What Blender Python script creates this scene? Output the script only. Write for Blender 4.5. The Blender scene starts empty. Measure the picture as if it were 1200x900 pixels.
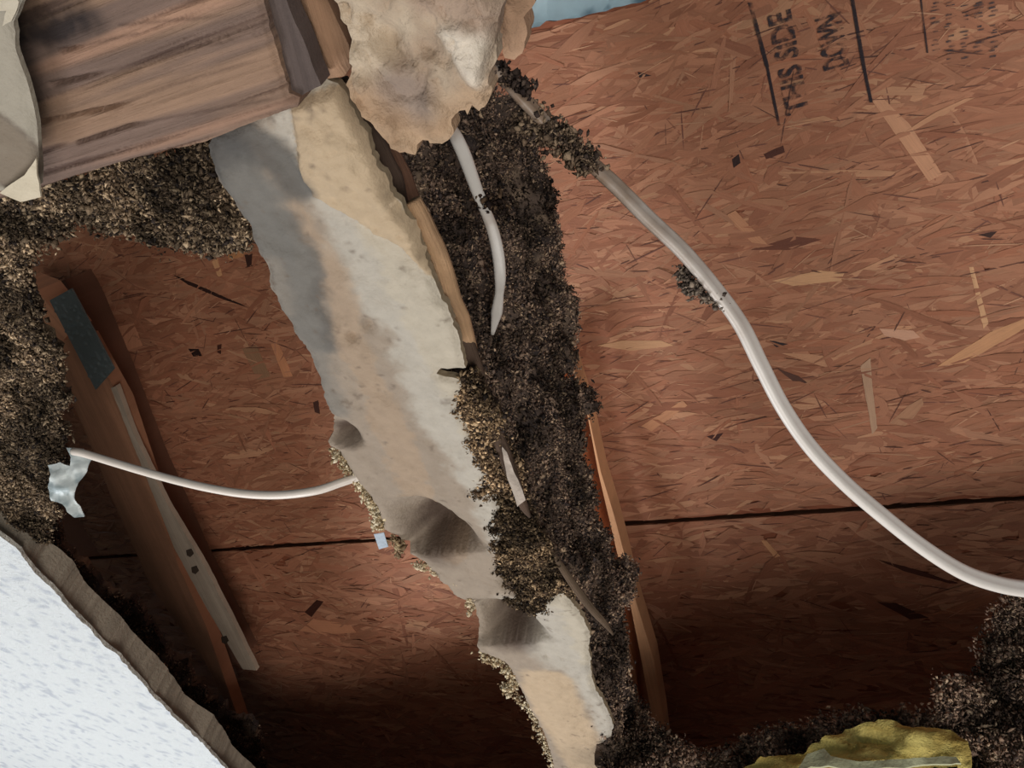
import bpy, math, random
import numpy as np
from mathutils import Vector, Matrix
from mathutils.geometry import delaunay_2d_cdt

rng = np.random.default_rng(7)
SC = bpy.context.scene
COL = SC.collection

# ------------------------------------------------------------------ camera
# world: X runs across the trusses, Y along them towards the eave, Z up
F = 950.0
CAM = np.array([0.0, 0.0, 2.2])
def nrm(v):
    v = np.asarray(v, float); return v / np.linalg.norm(v)
e_c = nrm([2190, -314, -950])                 # image frame: right, down, forward
r_c = np.array([646.0, 2333.0, 950.0]); r_c = nrm(r_c - e_c * r_c.dot(e_c))
n_c = np.cross(e_c, r_c)
PITCH = math.radians(18.4)
cp, sp = math.cos(PITCH), math.sin(PITCH)
u_c = cp * n_c - sp * r_c
b_c = cp * r_c + sp * n_c
R3 = np.array([e_c, b_c, u_c])                # image frame -> world
right, down, fwd = R3[:, 0], R3[:, 1], R3[:, 2]
cam_d = bpy.data.cameras.new('camera')
cam = bpy.data.objects.new('camera', cam_d); COL.objects.link(cam)
cam_d.sensor_fit = 'HORIZONTAL'; cam_d.sensor_width = 36.0
cam_d.lens = 36.0 * F / 1200.0
cam_d.clip_start = 0.01
M = Matrix.Identity(4)
for i in range(3):
    M[i][0] = right[i]; M[i][1] = -down[i]; M[i][2] = -fwd[i]; M[i][3] = CAM[i]
cam.matrix_world = M
SC.camera = cam

# ------------------------------------------------------------------ world, lights, exposure
w = bpy.data.worlds.new('sky'); SC.world = w; w.use_nodes = True
bg = w.node_tree.nodes['Background']
bg.inputs[0].default_value = (0.62, 0.78, 0.86, 1); bg.inputs[1].default_value = 0.12

def area(name, rel, target, size, power, color):
    d = bpy.data.lights.new(name, 'AREA'); d.shape = 'RECTANGLE'
    d.size, d.size_y = size; d.energy = power; d.color = color
    o = bpy.data.objects.new(name, d); COL.objects.link(o)
    o.location = Vector(CAM) + Vector(rel)
    o.rotation_euler = (Vector(target) - Vector(rel)).to_track_quat('-Z', 'Y').to_euler()
    return o
area('unseen_room_light', (0.75, -0.12, -1.25), (-0.3, 0.4, 0.4), (0.8, 0.8), 17.5, (1.0, 0.96, 0.91))  # fill lamp added out of view to brighten the left bay
area('unseen_room_light', (-0.95, 0.70, -0.80), (-0.2, 0.3, 0.3), (0.6, 0.6), 14, (0.97, 0.98, 1.0))

sun_d = bpy.data.lights.new('daylight', 'SUN'); sun_d.energy = 2.2; sun_d.angle = 0.5; sun_d.color = (0.9, 0.97, 1.0)
sun = bpy.data.objects.new('daylight', sun_d); COL.objects.link(sun)
sun.rotation_euler = Vector((-0.1, -0.55, -1)).to_track_quat('-Z', 'Y').to_euler()

SC.view_settings.view_transform = 'Standard'
SC.view_settings.look = 'None'
SC.view_settings.gamma = 1.0
SC.view_settings.exposure = 0.0

# ------------------------------------------------------------------ helpers: rays and planes
def ray(px):
    px = np.atleast_2d(np.asarray(px, float))
    d = np.stack([(px[:, 0] - 600) / F, (px[:, 1] - 450) / F, np.ones(len(px))], 1)
    return d @ R3.T
r_w = np.array([0, cp, -sp]); n_w = np.array([0, sp, cp])
class Frame:                                   # a plane: origin O, axes A, B, N (N points away from the viewer)
    def __init__(s, O, A, B, N):
        s.O, s.A, s.B, s.N = [np.asarray(v, float) for v in (O, A, B, N)]
        s.D = (s.O - CAM).dot(s.N)
    def pix(s, px):
        d = ray(px); t = s.D / (d @ s.N)
        P = CAM + d * t[:, None]
        return np.stack([(P - s.O) @ s.A, (P - s.O) @ s.B], 1)
    def at(s, q, h=0.0):
        q = np.atleast_2d(np.asarray(q, float))
        h = np.broadcast_to(np.asarray(h, float), (len(q),))
        return s.O + q[:, :1] * s.A + q[:, 1:2] * s.B - h[:, None] * s.N
def level(h):  return Frame(CAM + np.array([0, 0, h]), [1, 0, 0], [0, 1, 0], [0, 0, 1])
def roof(D):   return Frame(CAM + n_w * D, [1, 0, 0], r_w, n_w)
def side(x):   return Frame(CAM + np.array([x, 0, 0]), [0, 1, 0], [0, 0, 1], [-1, 0, 0])
def back(y):   return Frame(CAM + np.array([0, y, 0]), [1, 0, 0], [0, 0, 1], [0, 1, 0])
def at_depth(px, z):
    return CAM + ray(px) * np.asarray(z, float).reshape(-1, 1)

# ------------------------------------------------------------------ helpers: noise
def _h(ix, iy, iz, s):
    n = (ix * 374761393 + iy * 668265263 + iz * 2147483647 + s * 1274126177) & 0xFFFFFFFF
    n = ((n ^ (n >> 13)) * 1274126177) & 0xFFFFFFFF
    n = ((n ^ (n >> 15)) * 2246822519) & 0xFFFFFFFF
    return ((n ^ (n >> 16)) & 0xFFFFFF) / float(0xFFFFFF)
def vn(P, scale=1.0, s=0):
    P = np.asarray(P, float)
    if P.shape[1] == 2: P = np.concatenate([P, np.zeros((len(P), 1))], 1)
    P = P * scale + 1000.0
    i = np.floor(P).astype(np.int64); f = P - i; f = f * f * (3 - 2 * f)
    out = np.zeros(len(P))
    for dx in (0, 1):
        for dy in (0, 1):
            for dz in (0, 1):
                wgt = (f[:, 0] if dx else 1 - f[:, 0]) * (f[:, 1] if dy else 1 - f[:, 1]) * (f[:, 2] if dz else 1 - f[:, 2])
                out += wgt * _h(i[:, 0] + dx, i[:, 1] + dy, i[:, 2] + dz, s)
    return out
def fbm(P, scale=1.0, s=0, oct=4, gain=0.5):
    a, t, o = 1.0, 0.0, 0.0
    for k in range(oct):
        o = o + a * vn(P, scale * 2 ** k, s + k * 17); t += a; a *= gain
    return o / t                                # 0..1
def ss(a, b, x):
    t = np.clip((x - a) / (b - a), 0, 1); return t * t * (3 - 2 * t)
def lin(r, g, b):
    c = np.array([r, g, b]) / 255.0
    return np.where(c <= 0.04045, c / 12.92, ((c + 0.055) / 1.055) ** 2.4)
def mix(a, b, t):
    t = np.asarray(t)[:, None]; return a * (1 - t) + b * t
def inside(q, poly):
    x, y = q[:, 0], q[:, 1]; c = np.zeros(len(q), bool)
    x0, y0 = poly[-1]
    for x1, y1 in poly:
        if y1 != y0:
            c ^= ((y1 > y) != (y0 > y)) & (x < (x0 - x1) * (y - y1) / (y0 - y1) + x1)
        x0, y0 = x1, y1
    return c
def seg_dist(q, pts, closed=False):
    d = np.full(len(q), 1e9); pts = np.asarray(pts, float)
    n = len(pts) if closed else len(pts) - 1
    for i in range(n):
        a, b = pts[i], pts[(i + 1) % len(pts)]
        ab = b - a; t = np.clip(((q - a) @ ab) / max(ab @ ab, 1e-12), 0, 1)
        d = np.minimum(d, np.linalg.norm(q - a - t[:, None] * ab, axis=1))
    return d

# ------------------------------------------------------------------ helpers: meshes
def link(name, V, Fc, mat, parent=None, col=None, uv=None, smooth=False):
    me = bpy.data.meshes.new(name)
    V = np.asarray(V, float)
    o = bpy.data.objects.new(name, me); COL.objects.link(o)
    org = V.mean(0) if parent is None else np.zeros(3)
    if isinstance(Fc, np.ndarray):
        nf, k = Fc.shape
        me.vertices.add(len(V)); me.vertices.foreach_set('co', (V - org).ravel())
        me.loops.add(nf * k); me.loops.foreach_set('vertex_index', Fc.ravel().astype(np.int32))
        me.polygons.add(nf); me.polygons.foreach_set('loop_start', np.arange(0, nf * k, k, dtype=np.int32))
        me.polygons.foreach_set('loop_total', np.full(nf, k, dtype=np.int32))
        me.update(calc_edges=True)
    else:
        me.from_pydata((V - org).tolist(), [], Fc)
    me.validate()
    if col is not None:
        c = np.broadcast_to(np.asarray(col, float), (len(V), 3))
        a = me.color_attributes.new('Col', 'FLOAT_COLOR', 'POINT')
        a.data.foreach_set('color', np.concatenate([c, np.ones((len(V), 1))], 1).ravel())
    if uv is not None:
        a = me.attributes.new('Grain', 'FLOAT_VECTOR', 'POINT')
        g = np.asarray(uv, float)
        if g.shape[1] == 2: g = np.concatenate([g, np.zeros((len(g), 1))], 1)
        a.data.foreach_set('vector', g.ravel())
    if smooth:
        me.polygons.foreach_set('use_smooth', np.ones(len(me.polygons), bool))
    me.materials.append(mat)
    o.location = org
    if parent is not None: o.parent = parent
    return o
def thing(name, loc, label, cat, group=None):
    o = bpy.data.objects.new(name, None); COL.objects.link(o)
    o.location = (0, 0, 0); o.empty_display_size = 0.05
    return tag(o, label, cat, group)
def tag(o, label, cat, group=None, kind=None):
    o['label'] = label; o['category'] = cat
    if group: o['group'] = group
    if kind: o['kind'] = kind
    return o

def resample(poly, step, jag, seed, jscale, smooth_px=0):
    poly = np.asarray(poly, float); out = []
    n = len(poly)
    for i in range(n):
        a, b = poly[i], poly[(i + 1) % n]
        L = np.linalg.norm(b - a); k = max(1, int(L / step))
        nn = np.array([-(b - a)[1], (b - a)[0]]) / max(L, 1e-9)
        for j in range(k):
            p = a + (b - a) * j / k
            out.append((p, nn))
    P = np.array([p for p, _ in out]); N = np.array([q for _, q in out])
    if jag:
        P = P + N * ((fbm(P, jscale, seed, 4, 0.65) - 0.5) * 2 * jag)[:, None]
    return P

def slab(name, fr, poly, thick, mat, parent=None, disp=None, col=None, sp=0.003, bstep=0.003, jag=0.0,
         jscale=120.0, seed=1, grain=None, smooth=True, edge_col=None, edge_round=0.0, backflat=True):
    """a solid sheet: outline poly (plane coords), front face displaced towards the viewer, back face and rim"""
    B = resample(poly, bstep, jag, seed, jscale)
    lo, hi = B.min(0), B.max(0)
    gx, gy = np.meshgrid(np.arange(lo[0], hi[0], sp), np.arange(lo[1], hi[1], sp))
    G = np.stack([gx.ravel(), gy.ravel()], 1)
    G = G + (rng.random(G.shape) - 0.5) * sp * 0.5
    G = G[inside(G, B)]
    if len(G):
        k = np.ones(len(G), bool)
        for i in range(0, len(G), 4000):
            d = ((G[i:i + 4000, None, :] - B[None, ::1, :]) ** 2).sum(2).min(1)
            k[i:i + 4000] = d > (0.45 * min(sp, bstep)) ** 2
        G = G[k]
    S = 1.0 / max(hi - lo)                      # scale for the triangulator
    allp = (np.concatenate([B, G]) - lo) * S
    nb = len(B)
    res = delaunay_2d_cdt([Vector(p) for p in allp], [(i, (i + 1) % nb) for i in range(nb)], [], 1, 1e-7)
    Q = np.array([(v[0], v[1]) for v in res[0]]) / S + lo
    T = np.array([f for f in res[2] if len(f) == 3])
    h = np.zeros(len(Q)) if disp is None else disp(Q)
    if edge_round:
        de = np.full(len(Q), 1e9)
        for i in range(0, len(Q), 4000):
            de[i:i + 4000] = np.sqrt(((Q[i:i + 4000, None, :] - B[None]) ** 2).sum(2).min(1))
        h = h - edge_round * (1 - ss(0, edge_round * 2.2, de)) ** 2
    front = fr.at(Q, h)
    bk = fr.at(Q, -thick if backflat else h - thick)
    a = Q[T[:, 1]] - Q[T[:, 0]]; b = Q[T[:, 2]] - Q[T[:, 0]]
    area2 = a[:, 0] * b[:, 1] - a[:, 1] * b[:, 0]
    T = np.where((area2 > 0)[:, None], T, T[:, ::-1])
    flip = np.cross(fr.A, fr.B).dot(fr.N) > 0   # make front normals face the viewer (-N)
    Tf = T[:, ::-1] if flip else T
    n = len(Q)
    ed = {}
    for f in Tf:
        for i in range(3):
            e0, e1 = int(f[i]), int(f[(i + 1) % 3])
            if (e1, e0) in ed: del ed[(e1, e0)]
            else: ed[(e0, e1)] = 1
    rim = np.array(list(ed.keys()))
    m = len(rim)
    # rim verts are separate so that the edge stays sharp and can have its own colour
    Rv = np.concatenate([front[rim[:, 0]], front[rim[:, 1]], bk[rim[:, 1]], bk[rim[:, 0]]])
    i0 = 2 * n + np.arange(m)
    quads = np.concatenate([np.stack([i0 + m, i0, i0 + 3 * m], 1), np.stack([i0 + m, i0 + 3 * m, i0 + 2 * m], 1)])
    V = np.concatenate([front, bk, Rv])
    Fc = np.concatenate([Tf, Tf[:, ::-1] + n, quads])
    cf = np.broadcast_to(np.array([.5, .5, .5]) if col is None else (col(Q) if callable(col) else np.asarray(col)), (n, 3))
    if edge_col is None: ce = np.concatenate([cf[rim[:, 0]], cf[rim[:, 1]], cf[rim[:, 1]], cf[rim[:, 0]]])
    else:
        ce = np.asarray(edge_col)[None] * (0.6 + 0.8 * fbm(Rv, 220, seed + 3, 3))[:, None]
    C = np.concatenate([cf, cf, ce])
    uvq = Q if grain is None else np.stack([Q @ np.array([math.cos(grain), math.sin(grain)]), Q @ np.array([-math.sin(grain), math.cos(grain)])], 1)
    U = np.concatenate([uvq, uvq, uvq[rim[:, 0]], uvq[rim[:, 1]], uvq[rim[:, 1]], uvq[rim[:, 0]]])
    o = link(name, V, Fc, mat, parent, C, U, smooth)
    o['_n'] = n
    del o['_n']
    return o, Q, h

def rotmats(k, r=rng):
    q = r.normal(size=(k, 4)); q /= np.linalg.norm(q, axis=1)[:, None]
    a, b, c, d = q.T
    return np.stack([np.stack([1 - 2 * (c * c + d * d), 2 * (b * c - a * d), 2 * (b * d + a * c)], 1),
                     np.stack([2 * (b * c + a * d), 1 - 2 * (b * b + d * d), 2 * (c * d - a * b)], 1),
                     np.stack([2 * (b * d - a * c), 2 * (c * d + a * b), 1 - 2 * (b * b + c * c)], 1)], 1)
OCT_V = np.array([[1, 0, 0], [-1, 0, 0], [0, 1, 0], [0, -1, 0], [0, 0, 1], [0, 0, -1]], float)
OCT_F = np.array([[0, 2, 4], [2, 1, 4], [1, 3, 4], [3, 0, 4], [2, 0, 5], [1, 2, 5], [3, 1, 5], [0, 3, 5]])
def crumbs(P, size, col, flat=0.55):
    """thousands of small irregular bits -> V, F, C"""
    k = len(P)
    sc = size[:, None] * (0.55 + 0.9 * rng.random((k, 3))); sc[:, 2] *= flat; sc[:, 0] *= 1 + 0.9 * rng.random(k) ** 2
    v = OCT_V[None] * sc[:, None, :] * (0.7 + 0.6 * rng.random((k, 6, 1)))
    v = np.einsum('kij,knj->kni', rotmats(k), v) + P[:, None, :]
    f = OCT_F[None] + (np.arange(k) * 6)[:, None, None]
    return v.reshape(-1, 3), f.reshape(-1, 3), np.repeat(col, 6, 0)

def tube(name, P, rad, mat, parent=None, col=None, asp=1.0, nor=None, seg=14, groove=0.0, sub=6, seed=1, wob=0.0):
    """a cable: Catmull-Rom through P, cross-section rad x rad*asp, optional groove down the middle"""
    P = np.asarray(P, float); rad = np.broadcast_to(np.asarray(rad, float), (len(P),))
    E = np.concatenate([[2 * P[0] - P[1]], P, [2 * P[-1] - P[-2]]]); Er = np.concatenate([[rad[0]], rad, [rad[-1]]])
    out, ro = [], []
    for i in range(len(P) - 1):
        for j in range(sub):
            t = j / sub
            a, b, c, d = E[i:i + 4]
            out.append(0.5 * (2 * b + (c - a) * t + (2 * a - 5 * b + 4 * c - d) * t * t + (3 * b - a - 3 * c + d) * t ** 3))
            ro.append(Er[i + 1] * (1 - t) + Er[i + 2] * t)
    out.append(P[-1]); ro.append(rad[-1])
    X = np.array(out); ro = np.array(ro); m = len(X)
    if wob: X = X + np.stack([fbm(X, 60, seed + k, 2) - 0.5 for k in range(3)], 1) * wob
    T = np.gradient(X, axis=0); T /= np.linalg.norm(T, axis=1)[:, None]
    N0 = np.asarray(-fwd if nor is None else nor, float)
    S = np.cross(T, N0); S /= np.linalg.norm(S, axis=1)[:, None]
    U = np.cross(S, T)
    th = np.arange(seg) * 2 * math.pi / seg
    gr = 1 - groove * np.exp(-((np.cos(th)) / 0.3) ** 2)
    V = X[:, None] + ro[:, None, None] * (np.cos(th)[None, :, None] * S[:, None] + (asp * gr * np.sin(th))[None, :, None] * U[:, None])
    V = V.reshape(-1, 3)
    Fc = []
    for i in range(m - 1):
        for j in range(seg):
            Fc.append((i * seg + j, i * seg + (j + 1) % seg, (i + 1) * seg + (j + 1) % seg, (i + 1) * seg + j))
    Fc.append(tuple(range(seg))[::-1]); Fc.append(tuple((m - 1) * seg + j for j in range(seg)))
    tt = np.repeat(np.arange(m) / (m - 1), seg); ang = np.tile(th, m)
    C = col(tt, V, ang) if callable(col) else col
    uv = np.stack([np.repeat(np.concatenate([[0], np.cumsum(np.linalg.norm(np.diff(X, axis=0), axis=1))]), seg), ang * 0.005], 1)
    return link(name, V, Fc, mat, parent, C, uv, True)

# ------------------------------------------------------------------ materials
def mat(name, rough=0.85, spec=0.25, noise=(400, 0.25), bump=(600, 0.0004), grain=None, gbump=0.0, transl=0.0, wear=None, metal=0.0, scale3=None):
    m = bpy.data.materials.new(name); m.use_nodes = True
    nt = m.node_tree; N = nt.nodes; L = nt.links; bs = N['Principled BSDF']
    bs.inputs['Roughness'].default_value = rough; bs.inputs['Specular IOR Level'].default_value = spec
    bs.inputs['Metallic'].default_value = metal
    at = N.new('ShaderNodeAttribute'); at.attribute_name = 'Col'
    geo = N.new('ShaderNodeTexCoord')
    def nz(vec, sc, det=4, ro=0.6):
        t = N.new('ShaderNodeTexNoise'); t.inputs['Scale'].default_value = sc
        t.inputs['Detail'].default_value = det; t.inputs['Roughness'].default_value = ro
        L.new(vec, t.inputs['Vector']); return t.outputs['Fac']
    def mth(op, a, b):
        t = N.new('ShaderNodeMath'); t.operation = op
        for i, v in enumerate((a, b)):
            if hasattr(v, 'is_output'): L.new(v, t.inputs[i])
            else: t.inputs[i].default_value = v
        return t.outputs[0]
    fac = mth('MULTIPLY_ADD', nz(geo.outputs['Object'], noise[0]), 2 * noise[1]); N[-1].inputs[2].default_value = 1 - noise[1]
    hgt = nz(geo.outputs['Object'], bump[0]) if bump else None
    if grain:
        g = N.new('ShaderNodeAttribute'); g.attribute_name = 'Grain'
        mp = N.new('ShaderNodeMapping'); mp.inputs['Scale'].default_value = (grain[0], grain[1], 1)
        L.new(g.outputs['Vector'], mp.inputs['Vector'])
        gn = nz(mp.outputs[0], 1.0, 5, 0.65)
        f2 = mth('MULTIPLY_ADD', gn, 2 * grain[2]); N[-1].inputs[2].default_value = 1 - grain[2]
        fac = mth('MULTIPLY', fac, f2)
    mx = N.new('ShaderNodeVectorMath'); mx.operation = 'SCALE'
    L.new(at.outputs['Color'], mx.inputs[0]); L.new(fac, mx.inputs['Scale'])
    L.new(mx.outputs[0], bs.inputs['Base Color'])
    prev = None
    if bump:
        b = N.new('ShaderNodeBump'); b.inputs['Distance'].default_value = bump[1]; b.inputs['Strength'].default_value = 1
        L.new(hgt, b.inputs['Height']); prev = b.outputs[0]
    if grain and gbump:
        b2 = N.new('ShaderNodeBump'); b2.inputs['Distance'].default_value = gbump; b2.inputs['Strength'].default_value = 1
        L.new(gn, b2.inputs['Height'])
        if prev: L.new(prev, b2.inputs['Normal'])
        prev = b2.outputs[0]
    if prev: L.new(prev, bs.inputs['Normal'])
    out = N['Material Output']
    if transl:
        tr = N.new('ShaderNodeBsdfTranslucent'); L.new(mx.outputs[0], tr.inputs['Color'])
        ms = N.new('ShaderNodeMixShader'); ms.inputs[0].default_value = transl
        L.new(bs.outputs[0], ms.inputs[1]); L.new(tr.outputs[0], ms.inputs[2]); L.new(ms.outputs[0], out.inputs[0])
    if wear:
        tp = N.new('ShaderNodeBsdfTransparent'); ms = N.new('ShaderNodeMixShader')
        rp = N.new('ShaderNodeMapRange'); rp.inputs[1].default_value = wear[1]; rp.inputs[2].default_value = wear[2]
        rp.inputs[3].default_value = 0; rp.inputs[4].default_value = wear[3]
        L.new(nz(geo.outputs['Object'], wear[0], 3, 0.7), rp.inputs[0])
        L.new(rp.outputs[0], ms.inputs[0]); L.new(tp.outputs[0], ms.inputs[1]); L.new(bs.outputs[0], ms.inputs[2]); L.new(ms.outputs[0], out.inputs[0])
    return m
M_OSB = mat('pressed strand board', 0.62, 0.3, (60, 0.15), (500, 0.0003), grain=(18, 700, 0.26), gbump=0.0004)
M_WOOD = mat('rough timber', 0.75, 0.25, (40, 0.15), (700, 0.0002), grain=(10, 420, 0.28), gbump=0.0006)
M_OLD = mat('weathered timber', 0.85, 0.2, (30, 0.22), (700, 0.0003), grain=(14, 520, 0.40), gbump=0.0010)
M_MUD = mat('dried mud', 0.92, 0.15, (140, 0.14), (420, 0.0012))
M_SHEET = mat('plasterboard face', 0.85, 0.2, (160, 0.10), (500, 0.0006))
M_DEBRIS = mat('crumbly debris', 0.95, 0.1, (300, 0.35), (900, 0.0012))
M_PLASTIC = mat('cable jacket', 0.38, 0.5, (90, 0.06), (400, 0.0001))
M_TARP = mat('thin plastic', 0.35, 0.5, (60, 0.12), (90, 0.001), transl=0.6)
M_SCRAP = mat('crumpled film', 0.4, 0.5, (60, 0.12), (90, 0.001), transl=0.15)
M_METAL = mat('galvanised metal', 0.55, 0.5, (200, 0.2), (300, 0.0004), metal=0.25)
M_BATT = mat('glass fibre batt', 0.95, 0.1, (200, 0.25), (500, 0.002), grain=(30, 300, 0.35), gbump=0.001)
M_CEIL = mat('spray textured paint', 0.9, 0.2, (300, 0.04), (330, 0.0035))
M_INK = mat('worn ink', 0.8, 0.1, (200, 0.2), None, wear=(170, 0.36, 0.60, 0.88))
M_LINE = mat('stamped line ink', 0.8, 0.1, (200, 0.2), None, wear=(60, 0.30, 0.50, 0.88))
M_FLOOR = mat('floor covering', 0.9, 0.1, (40, 0.15), (200, 0.001))

# ================================================================== STRUCTURE
H = 0.24                                        # ceiling underside above the camera
fl, _, _ = slab('floor', Frame([0, 0, 0], [1, 0, 0], [0, 1, 0], [0, 0, -1]), [(-2.6, -2.6), (2.6, -2.6), (2.6, 2.6), (-2.6, 2.6)], 0.05,
                M_FLOOR, col=lin(165, 150, 132), sp=0.6, bstep=0.6)
fl['kind'] = 'structure'
CL = level(H)
edge_px = [(-40, 596), (0, 628), (22, 645), (38, 668), (62, 690), (80, 712), (118, 752), (140, 770), (176, 812), (205, 842), (232, 866), (268, 905), (300, 940)]
edge = CL.pix(edge_px)
cpoly = np.concatenate([edge, [[-0.42, 0.75], [-1.9, 1.0], [-1.9, -0.5], [-0.75, 0.1]]])
def ceil_col(q):
    n = fbm(q, 190, 31, 3, 0.6); t = ss(0.60, 0.72, n)
    return mix(np.tile(lin(218, 222, 224), (len(q), 1)), lin(160, 168, 184), t * 0.55)
def ceil_disp(q):
    near = (q[:, 0] > -0.85)
    return near * (fbm(q, 230, 8, 3, 0.6) - 0.5) * 0.0022
co, _, _ = slab('ceiling', CL, cpoly, 0.003, M_CEIL, disp=ceil_disp, col=ceil_col, sp=0.0045, bstep=0.003, jag=0.0022, jscale=70, seed=4, edge_col=lin(205, 200, 190))
co['kind'] = 'structure'
# the plasterboard and its torn dark edge above the paint layer
core_px = [(x + 3 + 2 * math.sin(i * 2.1), y - 2) for i, (x, y) in enumerate(edge_px)]
ce2 = level(H + 0.003).pix([(x + 4 * math.sin(i * 3.3), y) for i, (x, y) in enumerate(edge_px)])
g2, _, _ = slab('board_core', level(H + 0.003), np.concatenate([ce2, [[-0.42, 0.75], [-1.9, 1.0], [-1.9, -0.5], [-0.75, 0.1]]]), 0.024, M_MUD,
                parent=co, sp=0.05, bstep=0.0025, jag=0.003, jscale=60, seed=14, col=lin(150, 135, 115), edge_col=lin(158, 146, 130))
g2.location = -Vector(co.location)
far, _, _ = slab('ceiling_far', CL, [(-0.45, 0.72), (-0.05, 0.62), (0.9, 0.60), (0.9, 1.3), (-1.9, 1.3), (-1.9, 1.0)], 0.016, M_CEIL, sp=0.1, bstep=0.05, col=lin(236, 238, 238))
far['kind'] = 'structure'

# ================================================================== ROOF SHEATHING
DS = 0.682
RF = roof(DS)
seam = RF.pix([(800, 609)])[0, 1]
up_edge = RF.pix([(600, 46), (640, 26), (700, 16), (760, 0)])
def flake_layer(name, x0, x1, r0, r1, n, parent, tint, seed, clip_poly=None):
    g = np.random.default_rng(seed)
    c = np.stack([g.uniform(x0, x1, n), g.uniform(r0, r1, n)], 1)
    L = g.uniform(0.022, 0.080, n) * (0.6 + 0.7 * g.random(n)); W = g.uniform(0.003, 0.013, n)
    ang = g.normal(0.0, 0.30, n); odd = g.random(n) < 0.14; ang[odd] = g.uniform(-1.5, 1.5, odd.sum())
    sliver = g.random(n) < 0.13
    W[sliver] = g.uniform(0.0004, 0.0012, sliver.sum()); L[sliver] *= g.uniform(0.15, 0.6, sliver.sum())
    base = np.array([[-.5, -.12], [-.30, -.42], [.0, -.5], [.32, -.45], [.5, -.1], [.42, .3], [.1, .5], [-.33, .46], [-.49, .16]])
    k = len(base)
    P = base[None] + g.normal(0, 0.07, (n, k, 2))
    loc = P * np.stack([L, W], 1)[:, None, :]
    ca, sa = np.cos(ang), np.sin(ang)
    Q = np.stack([loc[..., 0] * ca[:, None] - loc[..., 1] * sa[:, None], loc[..., 0] * sa[:, None] + loc[..., 1] * ca[:, None]], 2) + c[:, None, :]
    hh = 0.0006 + g.random(n)[:, None] * 0.0012 + loc[..., 1] * g.normal(0, 0.10, n)[:, None] + loc[..., 0] * g.normal(0, 0.012, n)[:, None]
    hh[sliver] = 0.0015 + g.random((sliver.sum(), 1)) * 0.0010
    Q[..., 0] = np.clip(Q[..., 0], x0, x1); Q[..., 1] = np.clip(Q[..., 1], r0, r1)
    V = RF.at(Q.reshape(-1, 2), hh.ravel())
    pal = np.array([lin(*t) for t in tint['pal']])
    pick = g.choice(len(pal), n, p=tint['p'])
    cc = pal[pick] * (0.86 + 0.28 * g.random((n, 1)))
    cc[sliver] = lin(*tint['gap']) * (0.7 + 0.8 * g.random((sliver.sum(), 1)))
    lightsl = sliver & (g.random(n) < 0.30); cc[lightsl] = lin(196, 146, 114) * (0.8 + 0.3 * g.random((lightsl.sum(), 1)))
    C = np.repeat(cc, k, 0)
    U = np.concatenate([loc.reshape(-1, 2), np.zeros((n * k, 1))], 1); U[:, :2] += np.repeat(g.uniform(0, 9, (n, 2)), k, 0)
    U[:, 2] = np.repeat(g.uniform(0, 50, n), k)
    keep = np.ones(n, bool)
    if clip_poly is not None:
        keep = inside(Q.reshape(-1, 2), clip_poly).reshape(n, k).all(1)
    Fc = (np.arange(n * k).reshape(n, k))[:, ::-1][keep]
    o = link(name, V, Fc.copy(), M_OSB, parent, C, U)
    o['kind'] = 'stuff'
    return o
TINT = dict(pal=[(172, 118, 90), (165, 110, 83), (160, 104, 78), (178, 126, 97), (150, 96, 72), (186, 136, 104)], p=[.3, .28, .2, .12, .06, .04], gap=(104, 66, 54))
tl = RF.pix([(600, 46)])[0]
pan_a = thing('sheathing_panel', None, 'large reddish brown strand board roof panel with black stamped lettering, above the long seam', 'roof panel')
pa = np.concatenate([[[1.0, seam - 0.0022], [-1.35, seam - 0.0022], [-1.35, -0.3]], RF.pix([(556, -150), (572, 20)]), up_edge, [[up_edge[-1][0] + 0.15, up_edge[-1][1] - 0.06], [1.0, up_edge[-1][1] - 0.14]]])
slab('panel_core', RF, pa, 0.011, M_OSB, pan_a, sp=0.05, bstep=0.006, jag=0.002, seed=6, col=lin(138, 80, 56), edge_col=lin(100, 66, 48))
flake_layer('strand_layer', -1.0, 0.5, -0.2, seam - 0.0022, 30000, pan_a, TINT, 5, resample(pa, 0.01, 0.0, 1, 1))
pan_b = thing('sheathing_panel', None, 'dim strand board roof panel sloping into the dark eave, below the long seam', 'roof panel')
pb = [(-1.35, seam + 0.0022), (1.0, seam + 0.0022), (1.0, seam + 0.85), (-1.35, seam + 0.85)]
slab('panel_core', RF, pb, 0.011, M_OSB, pan_b, sp=0.05, bstep=0.006, jag=0.0008, seed=7, col=lin(138, 80, 56), edge_col=lin(100, 66, 48))
flake_layer('strand_layer', -1.2, 0.5, seam + 0.0022, seam + 0.6, 17000, pan_b, TINT, 9)
# dark felt above the seam
felt, _, _ = slab('roofing_felt', roof(DS + 0.0125), [(-1.35, seam - 0.06), (1.0, seam - 0.06), (1.0, seam + 0.06), (-1.35, seam + 0.06)], 0.002, M_DEBRIS, pan_a, sp=0.1, bstep=0.1, col=lin(20, 18, 18))

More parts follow.
